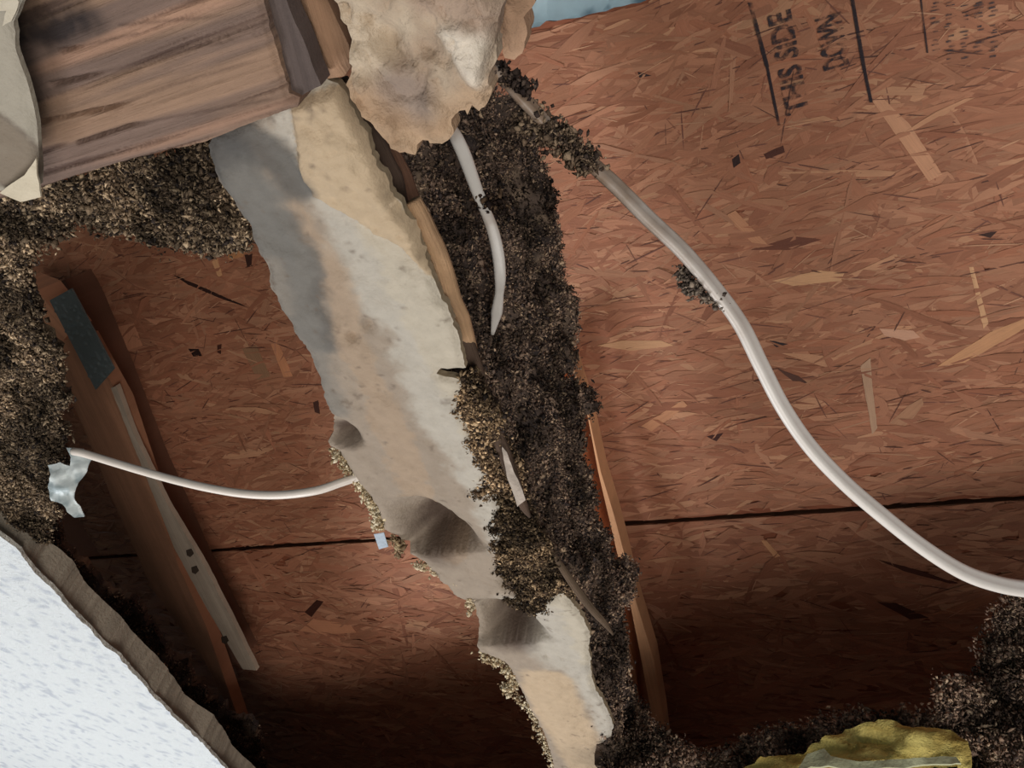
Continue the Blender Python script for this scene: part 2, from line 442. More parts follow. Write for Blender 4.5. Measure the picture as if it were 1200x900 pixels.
def strand(parent, pts, hgt, color, name='wood_strand', m=None):
    q = RF.pix(pts)
    d = q[len(q) // 2] - q[0]
    a = q - q.mean(0); _, _, vt = np.linalg.svd(a); g = math.atan2(vt[0][1], vt[0][0])
    return slab(name, roof(DS - hgt), q, 0.0016, m or M_OSB, parent, sp=0.02, bstep=0.004, jag=0.0005, jscale=300, seed=int(abs(pts[0][0])), col=lin(*color), grain=g, smooth=False)
HS = 0.0022
for pts, c in [([(1022, 118), (1032, 112), (1068, 148), (1104, 204), (1088, 212), (1050, 158)], (205, 150, 116)),
               ([(1008, 428), (1020, 418), (1022, 450), (1028, 500), (1022, 508), (1014, 462)], (186, 148, 120)),
               ([(1135, 312), (1140, 312), (1158, 378), (1152, 384)], (208, 160, 120)),
               ([(700, 404), (730, 398), (775, 398), (790, 404), (740, 410)], (198, 150, 112)),
               ([(905, 328), (960, 316), (990, 318), (985, 328), (930, 334)], (208, 158, 118)),
               ([(752, 498), (800, 468), (806, 474), (764, 504)], (196, 140, 104)),
               ([(1098, 428), (1160, 388), (1200, 372), (1200, 384), (1130, 424)], (202, 148, 108)),
               ([(1030, 384), (1070, 386), (1078, 394), (1060, 398), (1036, 392)], (206, 156, 128)),
               ([(880, 292), (930, 276), (962, 280), (925, 292)], (112, 66, 50)),
               ([(850, 252), (888, 290), (900, 286), (862, 246)], (190, 134, 100))]:
    strand(pan_a, pts, HS, c)
for pts, c in [([(748, 84), (764, 88), (750, 92)], (50, 34, 34)), ([(858, 186), (866, 180), (868, 190), (860, 196)], (52, 30, 28)),
               ([(895, 180), (918, 170), (920, 178), (898, 186)], (84, 46, 36)), ([(1145, 274), (1168, 270), (1160, 278)], (60, 36, 30)),
               ([(828, 510), (848, 506), (840, 516)], (70, 38, 32)), ([(902, 398), (924, 402), (910, 406)], (50, 40, 42)),
               ([(910, 430), (936, 440), (950, 450), (930, 446)], (92, 60, 50)),
               ([(204, 321), (226, 330), (262, 346), (293, 360), (260, 349), (222, 333)], (52, 30, 24)),
               ([(222, 408), (234, 408), (238, 416), (228, 417)], (44, 26, 22)), ([(256, 404), (261, 402), (260, 414), (256, 412)], (70, 38, 28)),
               ([(288, 298), (297, 296), (296, 310), (291, 312)], (62, 36, 28)), ([(368, 470), (374, 468), (376, 484), (370, 482)], (74, 44, 34))]:
    strand(pan_a, pts, HS, c, 'dark_strand')
for pts, c in [([(250, 306), (256, 302), (262, 322), (257, 324)], (206, 152, 110)), ([(285, 408), (302, 404), (318, 440), (303, 444)], (150, 112, 84)),
               ([(318, 400), (326, 398), (344, 440), (334, 442)], (200, 136, 98)), ([(140, 382), (158, 378), (168, 404), (150, 410)], (196, 136, 104)),
               ([(170, 372), (190, 374), (184, 380)], (200, 140, 108)), ([(262, 282), (282, 266), (292, 284), (286, 300), (270, 304)], (196, 136, 92))]:
    strand(pan_a, pts, HS, c)
for pts, c in [([(700 + 165, 590 + 10), (880, 596)], None)][:0] + [([(1030, 655), (1060, 662), (1122, 682), (1112, 682), (1060, 668)], (78, 40, 30)),
               ([(892, 632), (898, 632), (914, 650), (908, 652)], (206, 150, 108)), ([(1028, 704), (1050, 706), (1088, 722), (1066, 724)], (80, 44, 34)),
               ([(1085, 720), (1150, 698), (1190, 692), (1130, 716)], (170, 112, 82)), ([(705, 728), (720, 702), (730, 700), (722, 724)], (160, 100, 70)),
               ([(352, 738), (368, 724), (410, 730), (418, 740), (380, 742)], (196, 134, 100)), ([(358, 716), (372, 702), (380, 704), (366, 722)], (66, 34, 24))]:
    strand(pan_b, pts, HS, c)

# stamped lettering
def lettering(body, p0, p1, height_px, parent, squeeze=1.0):
    cu = bpy.data.curves.new('t', 'FONT'); cu.body = body; cu.size = 1.0; cu.offset = 0.032; cu.resolution_u = 3
    t = bpy.data.objects.new('t', cu); COL.objects.link(t)
    dg = bpy.context.evaluated_depsgraph_get()
    me = bpy.data.meshes.new_from_object(t.evaluated_get(dg))
    co = np.array([v.co[:] for v in me.vertices]); fc = [tuple(p.vertices) for p in me.polygons]
    bpy.data.objects.remove(t)
    fr = roof(DS - 0.0030)
    a, b = fr.pix([p0])[0], fr.pix([p1])[0]
    d = b - a; Lx = np.linalg.norm(d); d /= Lx
    # letters' up side is to the left of the reading direction as seen by the viewer
    up = np.array([fr.pix([(p0[0] - 10, p0[1] - 1)])[0] - a])[0]; up -= d * (up @ d); up /= np.linalg.norm(up)
    hs = np.linalg.norm(fr.pix([(p0[0] - height_px, p0[1])])[0] - a)
    x = (co[:, 0] - co[:, 0].min()) / np.ptp(co[:, 0]) * Lx; y = (co[:, 1] - co[:, 1].min()) / np.ptp(co[:, 1]) * hs
    q = a + x[:, None] * d + y[:, None] * up
    return link('printed_lettering', fr.at(q), fc, M_INK, parent, lin(58, 54, 60))
lettering('THIS SIDE', (949, 129), (927, 10), 28, pan_a)
lettering('DOWN', (996, 75), (986, 13), 31, pan_a)
def printed_line(p0, p1, wpx, parent, m=None):
    fr = roof(DS - 0.0029)
    q = fr.pix([(p0[0] - wpx / 2, p0[1]), (p0[0] + wpx / 2, p0[1]), (p1[0] + wpx / 2, p1[1]), (p1[0] - wpx / 2, p1[1])])
    return link('printed_line', fr.at(q), [(0, 1, 2, 3)], M_LINE, parent, lin(52, 48, 54))
for a, b, wd in [((879, 3), (899, 78), 5), ((899, 78), (913, 147), 3.5), ((998, -6), (1013, 82), 4.5), ((1013, 82), (1021, 120), 4), ((1078, -10), (1087, 62), 2)]:
    printed_line(a, b, wd, pan_a)
# the fine grade stamp: too worn to read, only short strokes in columns
fr = roof(DS - 0.0029); V, Fc = [], []
for i in range(5):
    y = 0.0
    while y < 66:
        if rng.random() < 0.8:
            x0 = 1090 + i * 17 + 0.12 * (66 - y) * 0 + rng.normal(0, 0.5); yy = y + 3
            wd = rng.uniform(5, 12); hgt = rng.uniform(1.0, 2.6)
            x0 += rng.uniform(0, 12 - wd)
            q = fr.pix([(x0, yy), (x0 + wd, yy - 0.2 * wd), (x0 + wd, yy - 0.2 * wd + hgt), (x0, yy + hgt)])
            V += list(fr.at(q)); Fc.append(tuple(range(len(V) - 4, len(V))))
        y += rng.uniform(3, 6.5)
st = link('printed_stamp', V, Fc, M_INK, pan_a, lin(76, 70, 74))
st['kind'] = 'stuff'

# pale blue plastic over the gap at the top of the roof
tp = roof(DS + 0.05)
tq = tp.pix([(560, -60), (900, -90), (820, 30), (700, 60), (560, 120)])
to, _, _ = slab('plastic_sheet', tp, tq, 0.0006, M_TARP, disp=lambda q: (fbm(q, 30, 3, 4) - 0.5) * 0.03, col=lambda q: mix(np.tile(lin(214, 228, 232), (len(q), 1)), lin(150, 172, 182), ss(0.45, 0.6, fbm(q, 50, 77, 3))), sp=0.005, bstep=0.005)
tag(to, 'crinkled pale blue plastic sheet showing past the top edge of the roof panel', 'plastic sheet')

# ================================================================== TRUSSES
def bar(name, fr, px, thick, m, parent, color, seed, sp=0.004, jag=0.0, grain=None, dispamp=0.0, var=0.25, **kw):
    q = fr.pix(px)
    if grain is None:
        a = q - q.mean(0); _, _, vt = np.linalg.svd(a, full_matrices=False); grain = math.atan2(vt[0][1], vt[0][0])
    g0 = np.array([math.cos(grain), math.sin(grain)]); g1 = np.array([-g0[1], g0[0]])
    def uvs(p): return np.stack([p @ g0 * 14, p @ g1 * 260], 1)
    dsp = (lambda p: (fbm(uvs(p), 1.0, seed, 3) - 0.5) * 2 * dispamp) if dispamp else None
    c0 = lin(*color)
    cf = lambda p: c0[None] * (1 + var * 2 * (fbm(uvs(p), 0.7, seed + 9, 3) - 0.5))[:, None]
    o, _, _ = slab(name, fr, q, thick, m, parent, disp=dsp, col=cf, sp=sp, bstep=sp, jag=jag, seed=seed, grain=grain, **kw)
    return o
# middle truss
mt = thing('roof_truss', None, 'pale timber truss down the middle, half buried in brown debris', 'truss')
bar('top_chord', roof(0.622), [(645, 408), (652, 410), (668, 484), (698, 605), (711, 655), (722, 700), (744, 780), (768, 960), (730, 960), (696, 700)], 0.058, M_WOOD, mt, (184, 122, 86), 21, var=0.3)
bar('batten', roof(0.615), [(663, 412), (666, 411), (689, 484), (704, 553), (720, 605), (732, 651), (743, 697), (766, 773), (777, 840), (792, 960), (780, 960), (762, 830), (752, 775), (735, 690), (724, 651), (701, 553), (688, 484)], 0.024, M_WOOD, mt, (205, 152, 112), 22, var=0.25)
# bottom chord hidden above the plasterboard strip
bc = level(H + 0.048)
q = bc.pix([(400, 180), (440, 300), (530, 560), (640, 760), (690, 960), (670, 960), (600, 760), (430, 430), (370, 200)])
slab('bottom_chord', bc, q, 0.03, M_WOOD, mt, sp=0.02, bstep=0.01, col=lin(120, 90, 66))
# left truss
lt = thing('roof_truss', None, 'brown timber truss in the left bay with a grey nail plate', 'truss')
bar('top_chord', roof(0.60), [(56, 395), (100, 395), (142, 470), (178, 576), (209, 664), (242, 735), (282, 850), (274, 850), (240, 775), (178, 690), (129, 578), (98, 502), (62, 420)], 0.018, M_WOOD, lt, (168, 120, 92), 23)
bar('batten', roof(0.5985), [(130, 455), (136, 452), (157, 509), (195, 589), (240, 664), (276, 735), (301, 786), (284, 784), (240, 709), (204, 642), (178, 576), (151, 509)], 0.006, M_WOOD, lt, (172, 154, 136), 24, var=0.25, jag=0.0008)
bar('side_board', roof(0.642), [(70, 330), (76, 328), (90, 352), (128, 440), (168, 540), (222, 660), (282, 776), (272, 778), (206, 660), (160, 570), (110, 460), (70, 380)], 0.038, M_WOOD, lt, (120, 82, 64), 25)
bar('web_member', roof(0.59), [(20, 330), (44, 340), (82, 388), (74, 400), (30, 372)], 0.03, M_WOOD, lt, (196, 140, 108), 26)
npl, _, _ = slab('nail_plate', roof(0.582), roof(0.582).pix([(58, 352), (84, 338), (134, 432), (112, 457)]), 0.0015, M_METAL, lt,
                 disp=lambda q: (vn(q, 260, 3) > 0.72) * 0.0012, col=lin(98, 106, 106), sp=0.0012, bstep=0.002)
# knots on the pale batten
for (x, y) in ((222, 648), (228, 668), (263, 750)):
    q = roof(0.598).pix([(x - 4, y - 3), (x + 2, y - 5), (x + 5, y + 1), (x + 1, y + 5), (x - 3, y + 3)])
    slab('knot', roof(0.598), q, 0.001, M_WOOD, lt, sp=0.003, bstep=0.001, col=lin(70, 56, 46))

# ================================================================== TIMBER AT THE TOP LEFT
def old_disp(seed, amp, cracks, fr):
    g = fr.pix([(60, 185), (345, 92)]); d = nrm(g[1] - g[0]); p = np.array([-d[1], d[0]])
    cr = [fr.pix(c) for c in cracks]
    def f(q):
        uv = np.stack([q @ d * 14, q @ p * 330], 1)
        h = (fbm(uv, 1.0, seed, 4, 0.6) - 0.5) * 2 * amp
        big = np.stack([q @ d * 5, q @ p * 60], 1)
        h += (fbm(big, 1.0, seed + 5, 2) - 0.5) * 2 * amp * 1.2
        h -= 0.0010 * ss(0.60, 0.70, fbm(np.stack([q @ d * 7, q @ p * 420], 1), 1.0, seed + 11, 3, 0.6))
        for c in cr: h -= 0.003 * np.exp(-((seg_dist(q, c) + (fbm(np.stack([q @ d * 60, q @ p * 60], 1), 1, 7, 3) - 0.5) * 0.0012) / 0.0006) ** 2) * ss(0.25, 0.45, vn(np.stack([q @ d * 22, q @ p * 3], 1), 1.0, seed + 2))
        return h
    return f, math.atan2(d[1], d[0])
hb = thing('header_beam', None, 'wide weathered reddish timber with split grain at the top left', 'beam')
BF = level(0.222)
cracks = [[(90, 168), (150, 148), (200, 138), (290, 122), (345, 112)], [(50, 142), (130, 126), (200, 100), (300, 70)], [(60, 100), (140, 80), (230, 55), (310, 40)],
          [(140, 30), (230, 22), (310, 12)], [(70, 60), (160, 40)]]
dfun, gang = old_disp(41, 0.0009, cracks, BF)
gd = np.array([math.cos(gang), math.sin(gang)]); gp = np.array([-gd[1], gd[0]])
def old_col(q):
    uv = np.stack([q @ gd * 9, q @ gp * 150], 1)
    a = fbm(uv, 1.0, 61, 3)
    c = mix(np.tile(lin(146, 118, 98), (len(q), 1)), lin(118, 98, 88), ss(0.35, 0.65, a))
    c = mix(c, lin(166, 130, 108), ss(0.58, 0.78, fbm(uv, 0.6, 67, 2)) * 0.8)
    c = mix(c, lin(72, 54, 48), 0.7 * ss(0.60, 0.70, fbm(np.stack([q @ gd * 7, q @ gp * 420], 1), 1.0, 52, 3, 0.6)))
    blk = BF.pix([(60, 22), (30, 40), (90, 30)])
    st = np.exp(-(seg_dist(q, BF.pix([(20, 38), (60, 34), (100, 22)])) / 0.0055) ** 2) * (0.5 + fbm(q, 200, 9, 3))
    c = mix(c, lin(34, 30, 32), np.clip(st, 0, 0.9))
    for cr in cracks: c = mix(c, lin(70, 52, 46), 0.5 * np.exp(-(seg_dist(q, BF.pix(cr)) / 0.0005) ** 2) * ss(0.3, 0.5, vn(np.stack([q @ gd * 30, q @ gp * 3], 1), 1.0, 43)))
    return c
slab('beam_face', BF, BF.pix([(-30, -60), (298, -60), (306, 0), (336, 112), (348, 118), (345, 128), (300, 144), (240, 168), (180, 183), (120, 198), (46, 223), (-30, 245)]), 0.038, M_OLD, hb,
     disp=dfun, col=old_col, sp=0.00062, bstep=0.0012, jag=0.0006, jscale=150, seed=42, grain=gang, edge_round=0.0015)
o = bar('end_block', level(0.226), [(292, -60), (322, -60), (336, 0), (376, 100), (352, 112), (338, 116), (306, 0)], 0.008, M_OLD, hb, (92, 80, 76), 43, sp=0.002, dispamp=0.0006, jag=0.0006)
tb = thing('timber_block', None, 'short orange brown timber block between the dark beam end and the tan mud', 'timber')
bar('block_body', level(0.234), [(322, -60), (372, -60), (376, 0), (404, 58), (408, 82), (398, 96), (378, 99), (356, 50), (338, 0)], 0.04, M_OLD, tb, (150, 118, 94), 44, sp=0.002, dispamp=0.0006, edge_round=0.004, var=0.5)

# ================================================================== PLASTERBOARD STRIP
SF = level(H)
strip_px = [(244, 172), (250, 158), (300, 135), (330, 118), (346, 104), (372, 94), (398, 104), (428, 160), (450, 210), (466, 245), (484, 268), (508, 330), (526, 370), (540, 412), (545, 436), (515, 436),
            (510, 442), (538, 450), (534, 480), (556, 520), (576, 556), (580, 575), (586, 610), (590, 690), (612, 704), (628, 716), (640, 706), (660, 698), (676, 715), (690, 745), (692, 800),
            (700, 818), (712, 834), (718, 852), (712, 880), (720, 960), (660, 960), (646, 890), (632, 850), (604, 800), (590, 776), (562, 766), (552, 724), (530, 696), (492, 660), (470, 648), (448, 628),
            (440, 600), (424, 572), (410, 552), (396, 530), (384, 522), (388, 494), (376, 455), (352, 405), (330, 365), (316, 340), (312, 318), (300, 290), (286, 262), (270, 236), (252, 205)]
sq = SF.pix(strip_px)
P1 = lambda x, y, f=SF: f.pix([(x, y)])[0]
tanlay = SF.pix([(340, 118), (398, 100), (430, 160), (466, 245), (485, 268), (508, 330), (496, 318), (470, 292), (440, 276), (420, 260), (396, 246), (366, 228), (352, 190), (346, 150)])
def strip_disp(q):
    h = (fbm(q, 45, 51, 4) - 0.5) * 0.006 + (fbm(q, 260, 53, 3) - 0.5) * 0.0012
    t = inside(q, tanlay).astype(float) * ss(0, 0.0025, seg_dist(q, tanlay, True))
    h += t * (0.0045 + (fbm(q, 90, 55, 3) - 0.5) * 0.004 + (fbm(q, 320, 57, 3) - 0.5) * 0.0014 - 0.0012 * np.exp(-((fbm(q, 110, 59, 3) - 0.5) / 0.016) ** 2) * ss(0.4, 0.6, vn(q, 80, 58)))
    # hollows that rise away from the viewer and end in a sharp lip
    for c, rad, dep, ax in ((P1(515, 648), 0.034, 0.034, P1(430, 530)), (P1(600, 752), 0.032, 0.034, P1(556, 690)), (P1(405, 520), 0.014, 0.012, P1(380, 470))):
        d = nrm(c - ax); s = (q - c) @ d; tt = (q - c) @ np.array([-d[1], d[0]])
        rise = ss(-rad * 1.7, 0.0, s) * (1 - ss(0.0, 0.0035, s))
        h -= dep * rise * np.exp(-(tt / (rad * 0.55)) ** 2)
    # dents and small pits
    for (x, y, r, dd) in ((412, 396, .003, .004), (430, 382, .003, .004), (486, 272, .003, .004), (462, 245, .002, .003), (500, 300, .0025, .003), (448, 218, .002, .002), (640, 770, .0016, .003), (660, 772, .001, .002)):
        h -= dd * np.exp(-(np.linalg.norm(q - P1(x, y), axis=1) / r) ** 2)
    # raised crack lip below the tan layer
    return h
def strip_col(q):
    n1 = fbm(q, 60, 71, 7, 0.7); n2 = fbm(q, 300, 73, 3)
    white = np.tile(lin(177, 169, 157), (len(q), 1)); tan = lin(166, 142, 118); grey = lin(84, 82, 80)
    a_, b_ = P1(395, 250), P1(655, 740); dd_ = nrm(b_ - a_); lf = np.array([-dd_[1], dd_[0]])
    if (P1(420, 520) - a_) @ lf < 0: lf = -lf
    sgn = (q - a_) @ lf + (n1 - 0.5) * 0.026 - 0.0075
    c = mix(white, lin(146, 130, 114), ss(-0.003, 0.008, sgn) * 0.85)
    c = mix(c, white, 0.9 * ss(0.026, 0.012, seg_dist(q, SF.pix([(612, 720), (665, 770)])) + (n1 - 0.5) * 0.02))
    c = mix(c, lin(186, 174, 154), ss(0.010, 0.016, -sgn) * 0.6)
    # tan band along the lower left side, tan layer at the top, tan foot
    band = SF.pix([(330, 240), (385, 320), (425, 440), (465, 520), (490, 590), (530, 650)])
    dT = seg_dist(q, band)
    c = mix(c, tan, ss(0.55, 0.35, dT / 0.018 + (n1 - 0.5) * 1.2) * 0.55)
    c = mix(c, lin(184, 162, 134), inside(q, tanlay) * 0.95)
    foot = SF.pix([(640, 800), (690, 900)]); c = mix(c, lin(184, 162, 136), ss(0.022, 0.014, seg_dist(q, foot) + (n1 - 0.5) * 0.012))
    g1 = SF.pix([(255, 175), (290, 225), (312, 280)]); g2 = SF.pix([(330, 265), (360, 340), (372, 400)]); g3 = SF.pix([(290, 165), (330, 185), (345, 215)])
    for g, r, a in ((g1, 0.013, 0.95), (g2, 0.010, 0.85), (g3, 0.010, 0.85)):
        c = mix(c, grey, a * ss(1.15, 0.5, seg_dist(q, g) / r + (n1 - 0.5) * 1.3))
    g4 = SF.pix([(300, 230), (330, 300), (350, 400), (380, 470)])
    c = mix(c, lin(120, 116, 110), 0.75 * ss(1.0, 0.4, seg_dist(q, g4) / 0.018 + (n1 - 0.5)))
    n3 = fbm(np.stack([q[:, 0] * 260, q[:, 1] * 420], 1), 1.0, 75, 3); c = mix(c, lin(104, 90, 78), 0.6 * ss(0.66, 0.76, n3) * ss(0.48, 0.62, n1))
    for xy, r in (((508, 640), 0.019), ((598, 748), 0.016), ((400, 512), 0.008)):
        c = mix(c, lin(76, 60, 52), 0.85 * ss(1.3, 0.25, np.linalg.norm(q - P1(*xy), axis=1) / r + (n1 - 0.5)))  # brown mud in the hollows, their shade also painted into the colour
    c = c * (0.92 + 0.16 * n2)[:, None]
    return c
ps = thing('plasterboard_strip', None, 'torn strip of pale plasterboard smeared with tan mud, hanging diagonally down the middle', 'plasterboard')
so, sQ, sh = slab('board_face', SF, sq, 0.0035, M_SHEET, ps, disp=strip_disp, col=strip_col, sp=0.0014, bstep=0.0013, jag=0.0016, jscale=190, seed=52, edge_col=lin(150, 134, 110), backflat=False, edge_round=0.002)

# ================================================================== TAN MUD AT THE TOP
MF = level(0.222)
mud_px = [(352, -60), (374, -4), (398, 44), (409, 80), (406, 100), (418, 122), (430, 140), (446, 158), (462, 178), (482, 186), (490, 174), (502, 180), (518, 176), (528, 160), (527, 144), (536, 137), (548, 140), (550, 133), (558, 134), (566, 124),
          (573, 110), (572, 84), (580, 72), (584, 52), (584, 30), (592, 8), (600, -60)]
mq = MF.pix(mud_px)
PM = lambda x, y: MF.pix([(x, y)])[0]
whitepatch = MF.pix([(505, 36), (520, 20), (545, 16), (580, 22), (586, 50), (573, 82), (572, 118), (548, 100), (530, 70)])
def mud_disp(q):
    h = (fbm(q, 42, 81, 4) - 0.5) * 0.007 + (fbm(q, 220, 83, 4, 0.6) - 0.5) * 0.0022
    crs = vn(q, 70, 85); h -= 0.002 * np.exp(-((crs - 0.5) / 0.03) ** 2)
    for (x, y, r, dd) in ((446, 52, .0055, .008), (424, 28, .0022, .004), (462, 72, .0035, .005), (500, 62, .004, .0035), (470, 120, .011, .003), (510, 95, .0015, .003), (400, 16, .003, .003), (516, 106, .0015, .002)):
        h -= dd * np.exp(-(np.linalg.norm(q - PM(x, y), axis=1) / r) ** 2)
    for (x, y, r, dd) in ((461, 66, .0018, .003), (506, 123, .002, .003), (455, 84, .003, .003), (570, 5, .006, .004)):
        h += dd * np.exp(-(np.linalg.norm(q - PM(x, y), axis=1) / r) ** 2)
    v1 = fbm(q, 95, 87, 3); h -= 0.0016 * np.exp(-((v1 - 0.5) / 0.018) ** 2) * ss(0.45, 0.6, vn(q, 60, 89))
    h += 0.002 * ss(0.52, 0.55, fbm(q, 60, 99, 4, 0.6))
    w_ = inside(q, whitepatch) * ss(0, 0.003, seg_dist(q, whitepatch, True)); h += w_ * (0.003 + (fbm(q, 350, 90, 3) - 0.5) * 0.0016)
    return h
def mud_col(q):
    n1 = fbm(q, 55, 91, 4); n2 = fbm(q, 260, 93, 3)
    c = mix(np.tile(lin(190, 172, 150), (len(q), 1)), lin(163, 142, 122), ss(0.4, 0.65, n1))
    w_ = inside(q, whitepatch) * ss(0, 0.004, seg_dist(q, whitepatch, True) + (n2 - 0.5) * 0.003)
    c = mix(c, lin(212, 200, 184), w_ * 0.9)
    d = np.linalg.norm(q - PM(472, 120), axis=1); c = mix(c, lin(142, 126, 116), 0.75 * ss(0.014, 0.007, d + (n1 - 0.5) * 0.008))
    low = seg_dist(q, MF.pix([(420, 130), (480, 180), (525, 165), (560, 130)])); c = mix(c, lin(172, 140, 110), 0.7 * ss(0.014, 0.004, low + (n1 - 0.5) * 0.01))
    up = seg_dist(q, MF.pix([(500, -10), (560, 8), (590, 20)])); c = mix(c, lin(156, 132, 116), 0.7 * ss(0.009, 0.003, up))
    return c * (0.9 + 0.2 * n2)[:, None]
md, _, _ = slab('mud_mass', MF, mq, 0.008, M_MUD, disp=mud_disp, col=mud_col, sp=0.0011, bstep=0.0012, jag=0.0030, jscale=120, seed=82, edge_round=0.0028, backflat=False)
tag(md, 'lumpy tan mud mass with pits and a whitish patch at the top centre', 'mud')
q = level(0.245).pix([(580, -60), (640, -60), (622, 8), (611, 28), (613, 52), (606, 70), (598, 80), (588, 77), (584, 60), (570, 40)])
mt2, _, _ = slab('mud_flake', level(0.245), q, 0.012, M_MUD, disp=lambda p: (fbm(p, 60, 95, 4) - 0.5) * 0.008, col=lambda p: lin(178, 144, 118)[None] * (0.8 + 0.4 * fbm(p, 120, 96, 3))[:, None], sp=0.0015, bstep=0.0015, jag=0.0012, jscale=200, seed=97, edge_round=0.004, backflat=False)
tag(mt2, 'brown mud flake just right of the whitish patch, in front of the blue plastic', 'mud')

# ================================================================== DEBRIS
def debris(name, fr, px, thick, label, cat, ncr, size, seed, amp=0.010, pal=((106, 90, 80), (138, 116, 100), (184, 158, 132), (68, 60, 58)), p=(.36, .34, .14, .16), sp=0.0035, jag=0.005, hol=(), scale=45, lump=()):
    q = fr.pix(px)
    palc = np.array([lin(*c) for c in pal])
    def dsp(Q):
        h = (fbm(Q, scale, seed, 5, 0.66) - 0.45) * 3 * amp
        for (x, y, r, dd) in hol: h = h - dd * np.exp(-(np.linalg.norm(Q - fr.pix([(x, y)])[0], axis=1) / r) ** 2)
        return h
    def cl(Q):
        a = fbm(Q, 85, seed + 3, 4, 0.65)
        c = mix(np.tile(palc[3], (len(Q), 1)), palc[0], ss(0.3, 0.65, a))
        return mix(c, palc[2], ss(0.6, 0.78, fbm(Q, 60, seed + 8, 4)) * 0.6)
    o, Q, h = slab(name, fr, q, thick, M_DEBRIS, disp=dsp, col=cl, sp=sp, bstep=sp, jag=jag, jscale=90, seed=seed, smooth=False, edge_round=min(thick * 0.3, 0.006), backflat=False)
    # crumbs all over the front
    ncr = int(ncr * 3.6); size = size * 0.50
    k = rng.integers(0, len(Q), ncr)
    J = Q[k] + rng.normal(0, sp * 0.8, (ncr, 2))
    hh = h[k] + rng.normal(0.0006, 0.0012, ncr)
    s = size * rng.lognormal(0, 0.45, ncr)
    s = np.clip(s, 0, size * 2.2)
    patch = fbm(J, 55, seed + 21, 3)
    pick = rng.choice(4, ncr, p=p)
    c = palc[pick] * (0.7 + 0.6 * rng.random((ncr, 1))) * (0.32 + 1.36 * ss(0.25, 0.75, patch))[:, None]
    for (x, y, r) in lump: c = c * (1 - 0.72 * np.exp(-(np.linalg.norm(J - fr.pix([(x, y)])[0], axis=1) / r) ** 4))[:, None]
    V, Fc, C = crumbs(fr.at(J, hh), s, c, 0.35)
    me = o.data; n0 = len(me.vertices)
    org = np.array(o.location)
    v0 = np.zeros(n0 * 3); me.vertices.foreach_get('co', v0); v0 = v0.reshape(-1, 3) + org
    c0 = np.zeros(n0 * 4); me.color_attributes['Col'].data.foreach_get('color', c0); c0 = c0.reshape(-1, 4)[:, :3]
    f0 = np.zeros(len(me.loops), np.int32); me.loops.foreach_get('vertex_index', f0); f0 = f0.reshape(-1, 3)
    bpy.data.objects.remove(o)
    o = link(name, np.concatenate([v0, V]), np.concatenate([f0, Fc + n0]), M_DEBRIS, None, np.concatenate([c0, C]))
    tag(o, label, cat, None, 'stuff')
    return o
# wall of debris on the side of the middle truss
debris('nest_debris', side(-0.200), [(450, 176), (470, 170), (500, 150), (530, 120), (562, 104), (590, 108), (612, 126), (628, 160), (632, 200), (646, 260), (655, 310), (668, 345), (672, 400), (664, 430), (650, 452), (668, 448), (690, 458), (688, 484),
        (680, 500), (684, 545), (700, 590), (702, 620), (716, 650), (740, 662), (738, 690), (722, 718), (726, 760), (730, 800), (750, 830), (775, 862), (800, 960), (700, 960), (715, 880), (690, 800), (690, 745), (655, 690), (590, 680), (575, 590), (545, 500), (530, 425), (500, 330), (475, 260)], 0.006,
       'thick crumbly brown nest debris packed along the right side of the pale strip', 'debris', 26000, 0.0016, 101, amp=0.011, jag=0.006, hol=((612, 225, 0.018, 0.03), (590, 140, 0.014, 0.03), (630, 330, 0.014, 0.02), (610, 480, 0.012, 0.02), (520, 200, 0.01, 0.015)), lump=((660, 474, 0.020),))
# debris sticking to the right edge of the strip, nearer
debris('nest_debris', level(0.243), [(536, 450), (552, 440), (572, 470), (590, 520), (606, 560), (620, 600), (640, 640), (655, 680), (672, 700), (660, 702), (640, 712), (626, 718), (592, 698), (584, 640), (574, 600), (556, 576), (574, 556), (556, 522), (532, 482)], 0.006,
       'tan and grey crumbly debris stuck along the torn right edge of the pale strip', 'debris', 9000, 0.0012, 111, amp=0.005, sp=0.0022, jag=0.003, pal=((84, 68, 54), (126, 104, 80), (186, 158, 124), (48, 40, 36)), p=(.3, .36, .22, .12), scale=70)
# left mass
PL = ((100, 84, 68), (138, 118, 96), (188, 164, 134), (58, 50, 46))
debris('insulation_debris', level(0.262), [(-60, 205), (20, 236), (60, 222), (120, 202), (180, 186), (245, 172), (262, 205), (288, 250), (290, 272), (268, 294), (240, 288), (222, 278), (200, 276), (178, 268), (160, 256), (120, 258), (86, 256), (66, 270), (40, 286), (32, 304),
        (38, 340), (44, 372), (60, 402), (68, 430), (76, 455), (66, 488), (72, 520), (66, 546), (58, 570), (62, 592), (54, 628), (30, 640), (0, 618), (-60, 590)], 0.006,
       'grey brown crumbly insulation hanging down the left edge and under the wide beam', 'debris', 26000, 0.0014, 121, amp=0.009, jag=0.004, pal=PL, sp=0.003)
# behind the torn ceiling edge
debris('insulation_debris', level(0.33), [(20, 640), (60, 600), (76, 640), (110, 680), (150, 700), (180, 745), (216, 780), (252, 826), (300, 850), (320, 960), (300, 960), (240, 880), (150, 780), (70, 700)], 0.006,
       'dark crumbly insulation lying just above the torn edge of the white ceiling', 'debris', 7000, 0.0016, 131, amp=0.010, jag=0.004)
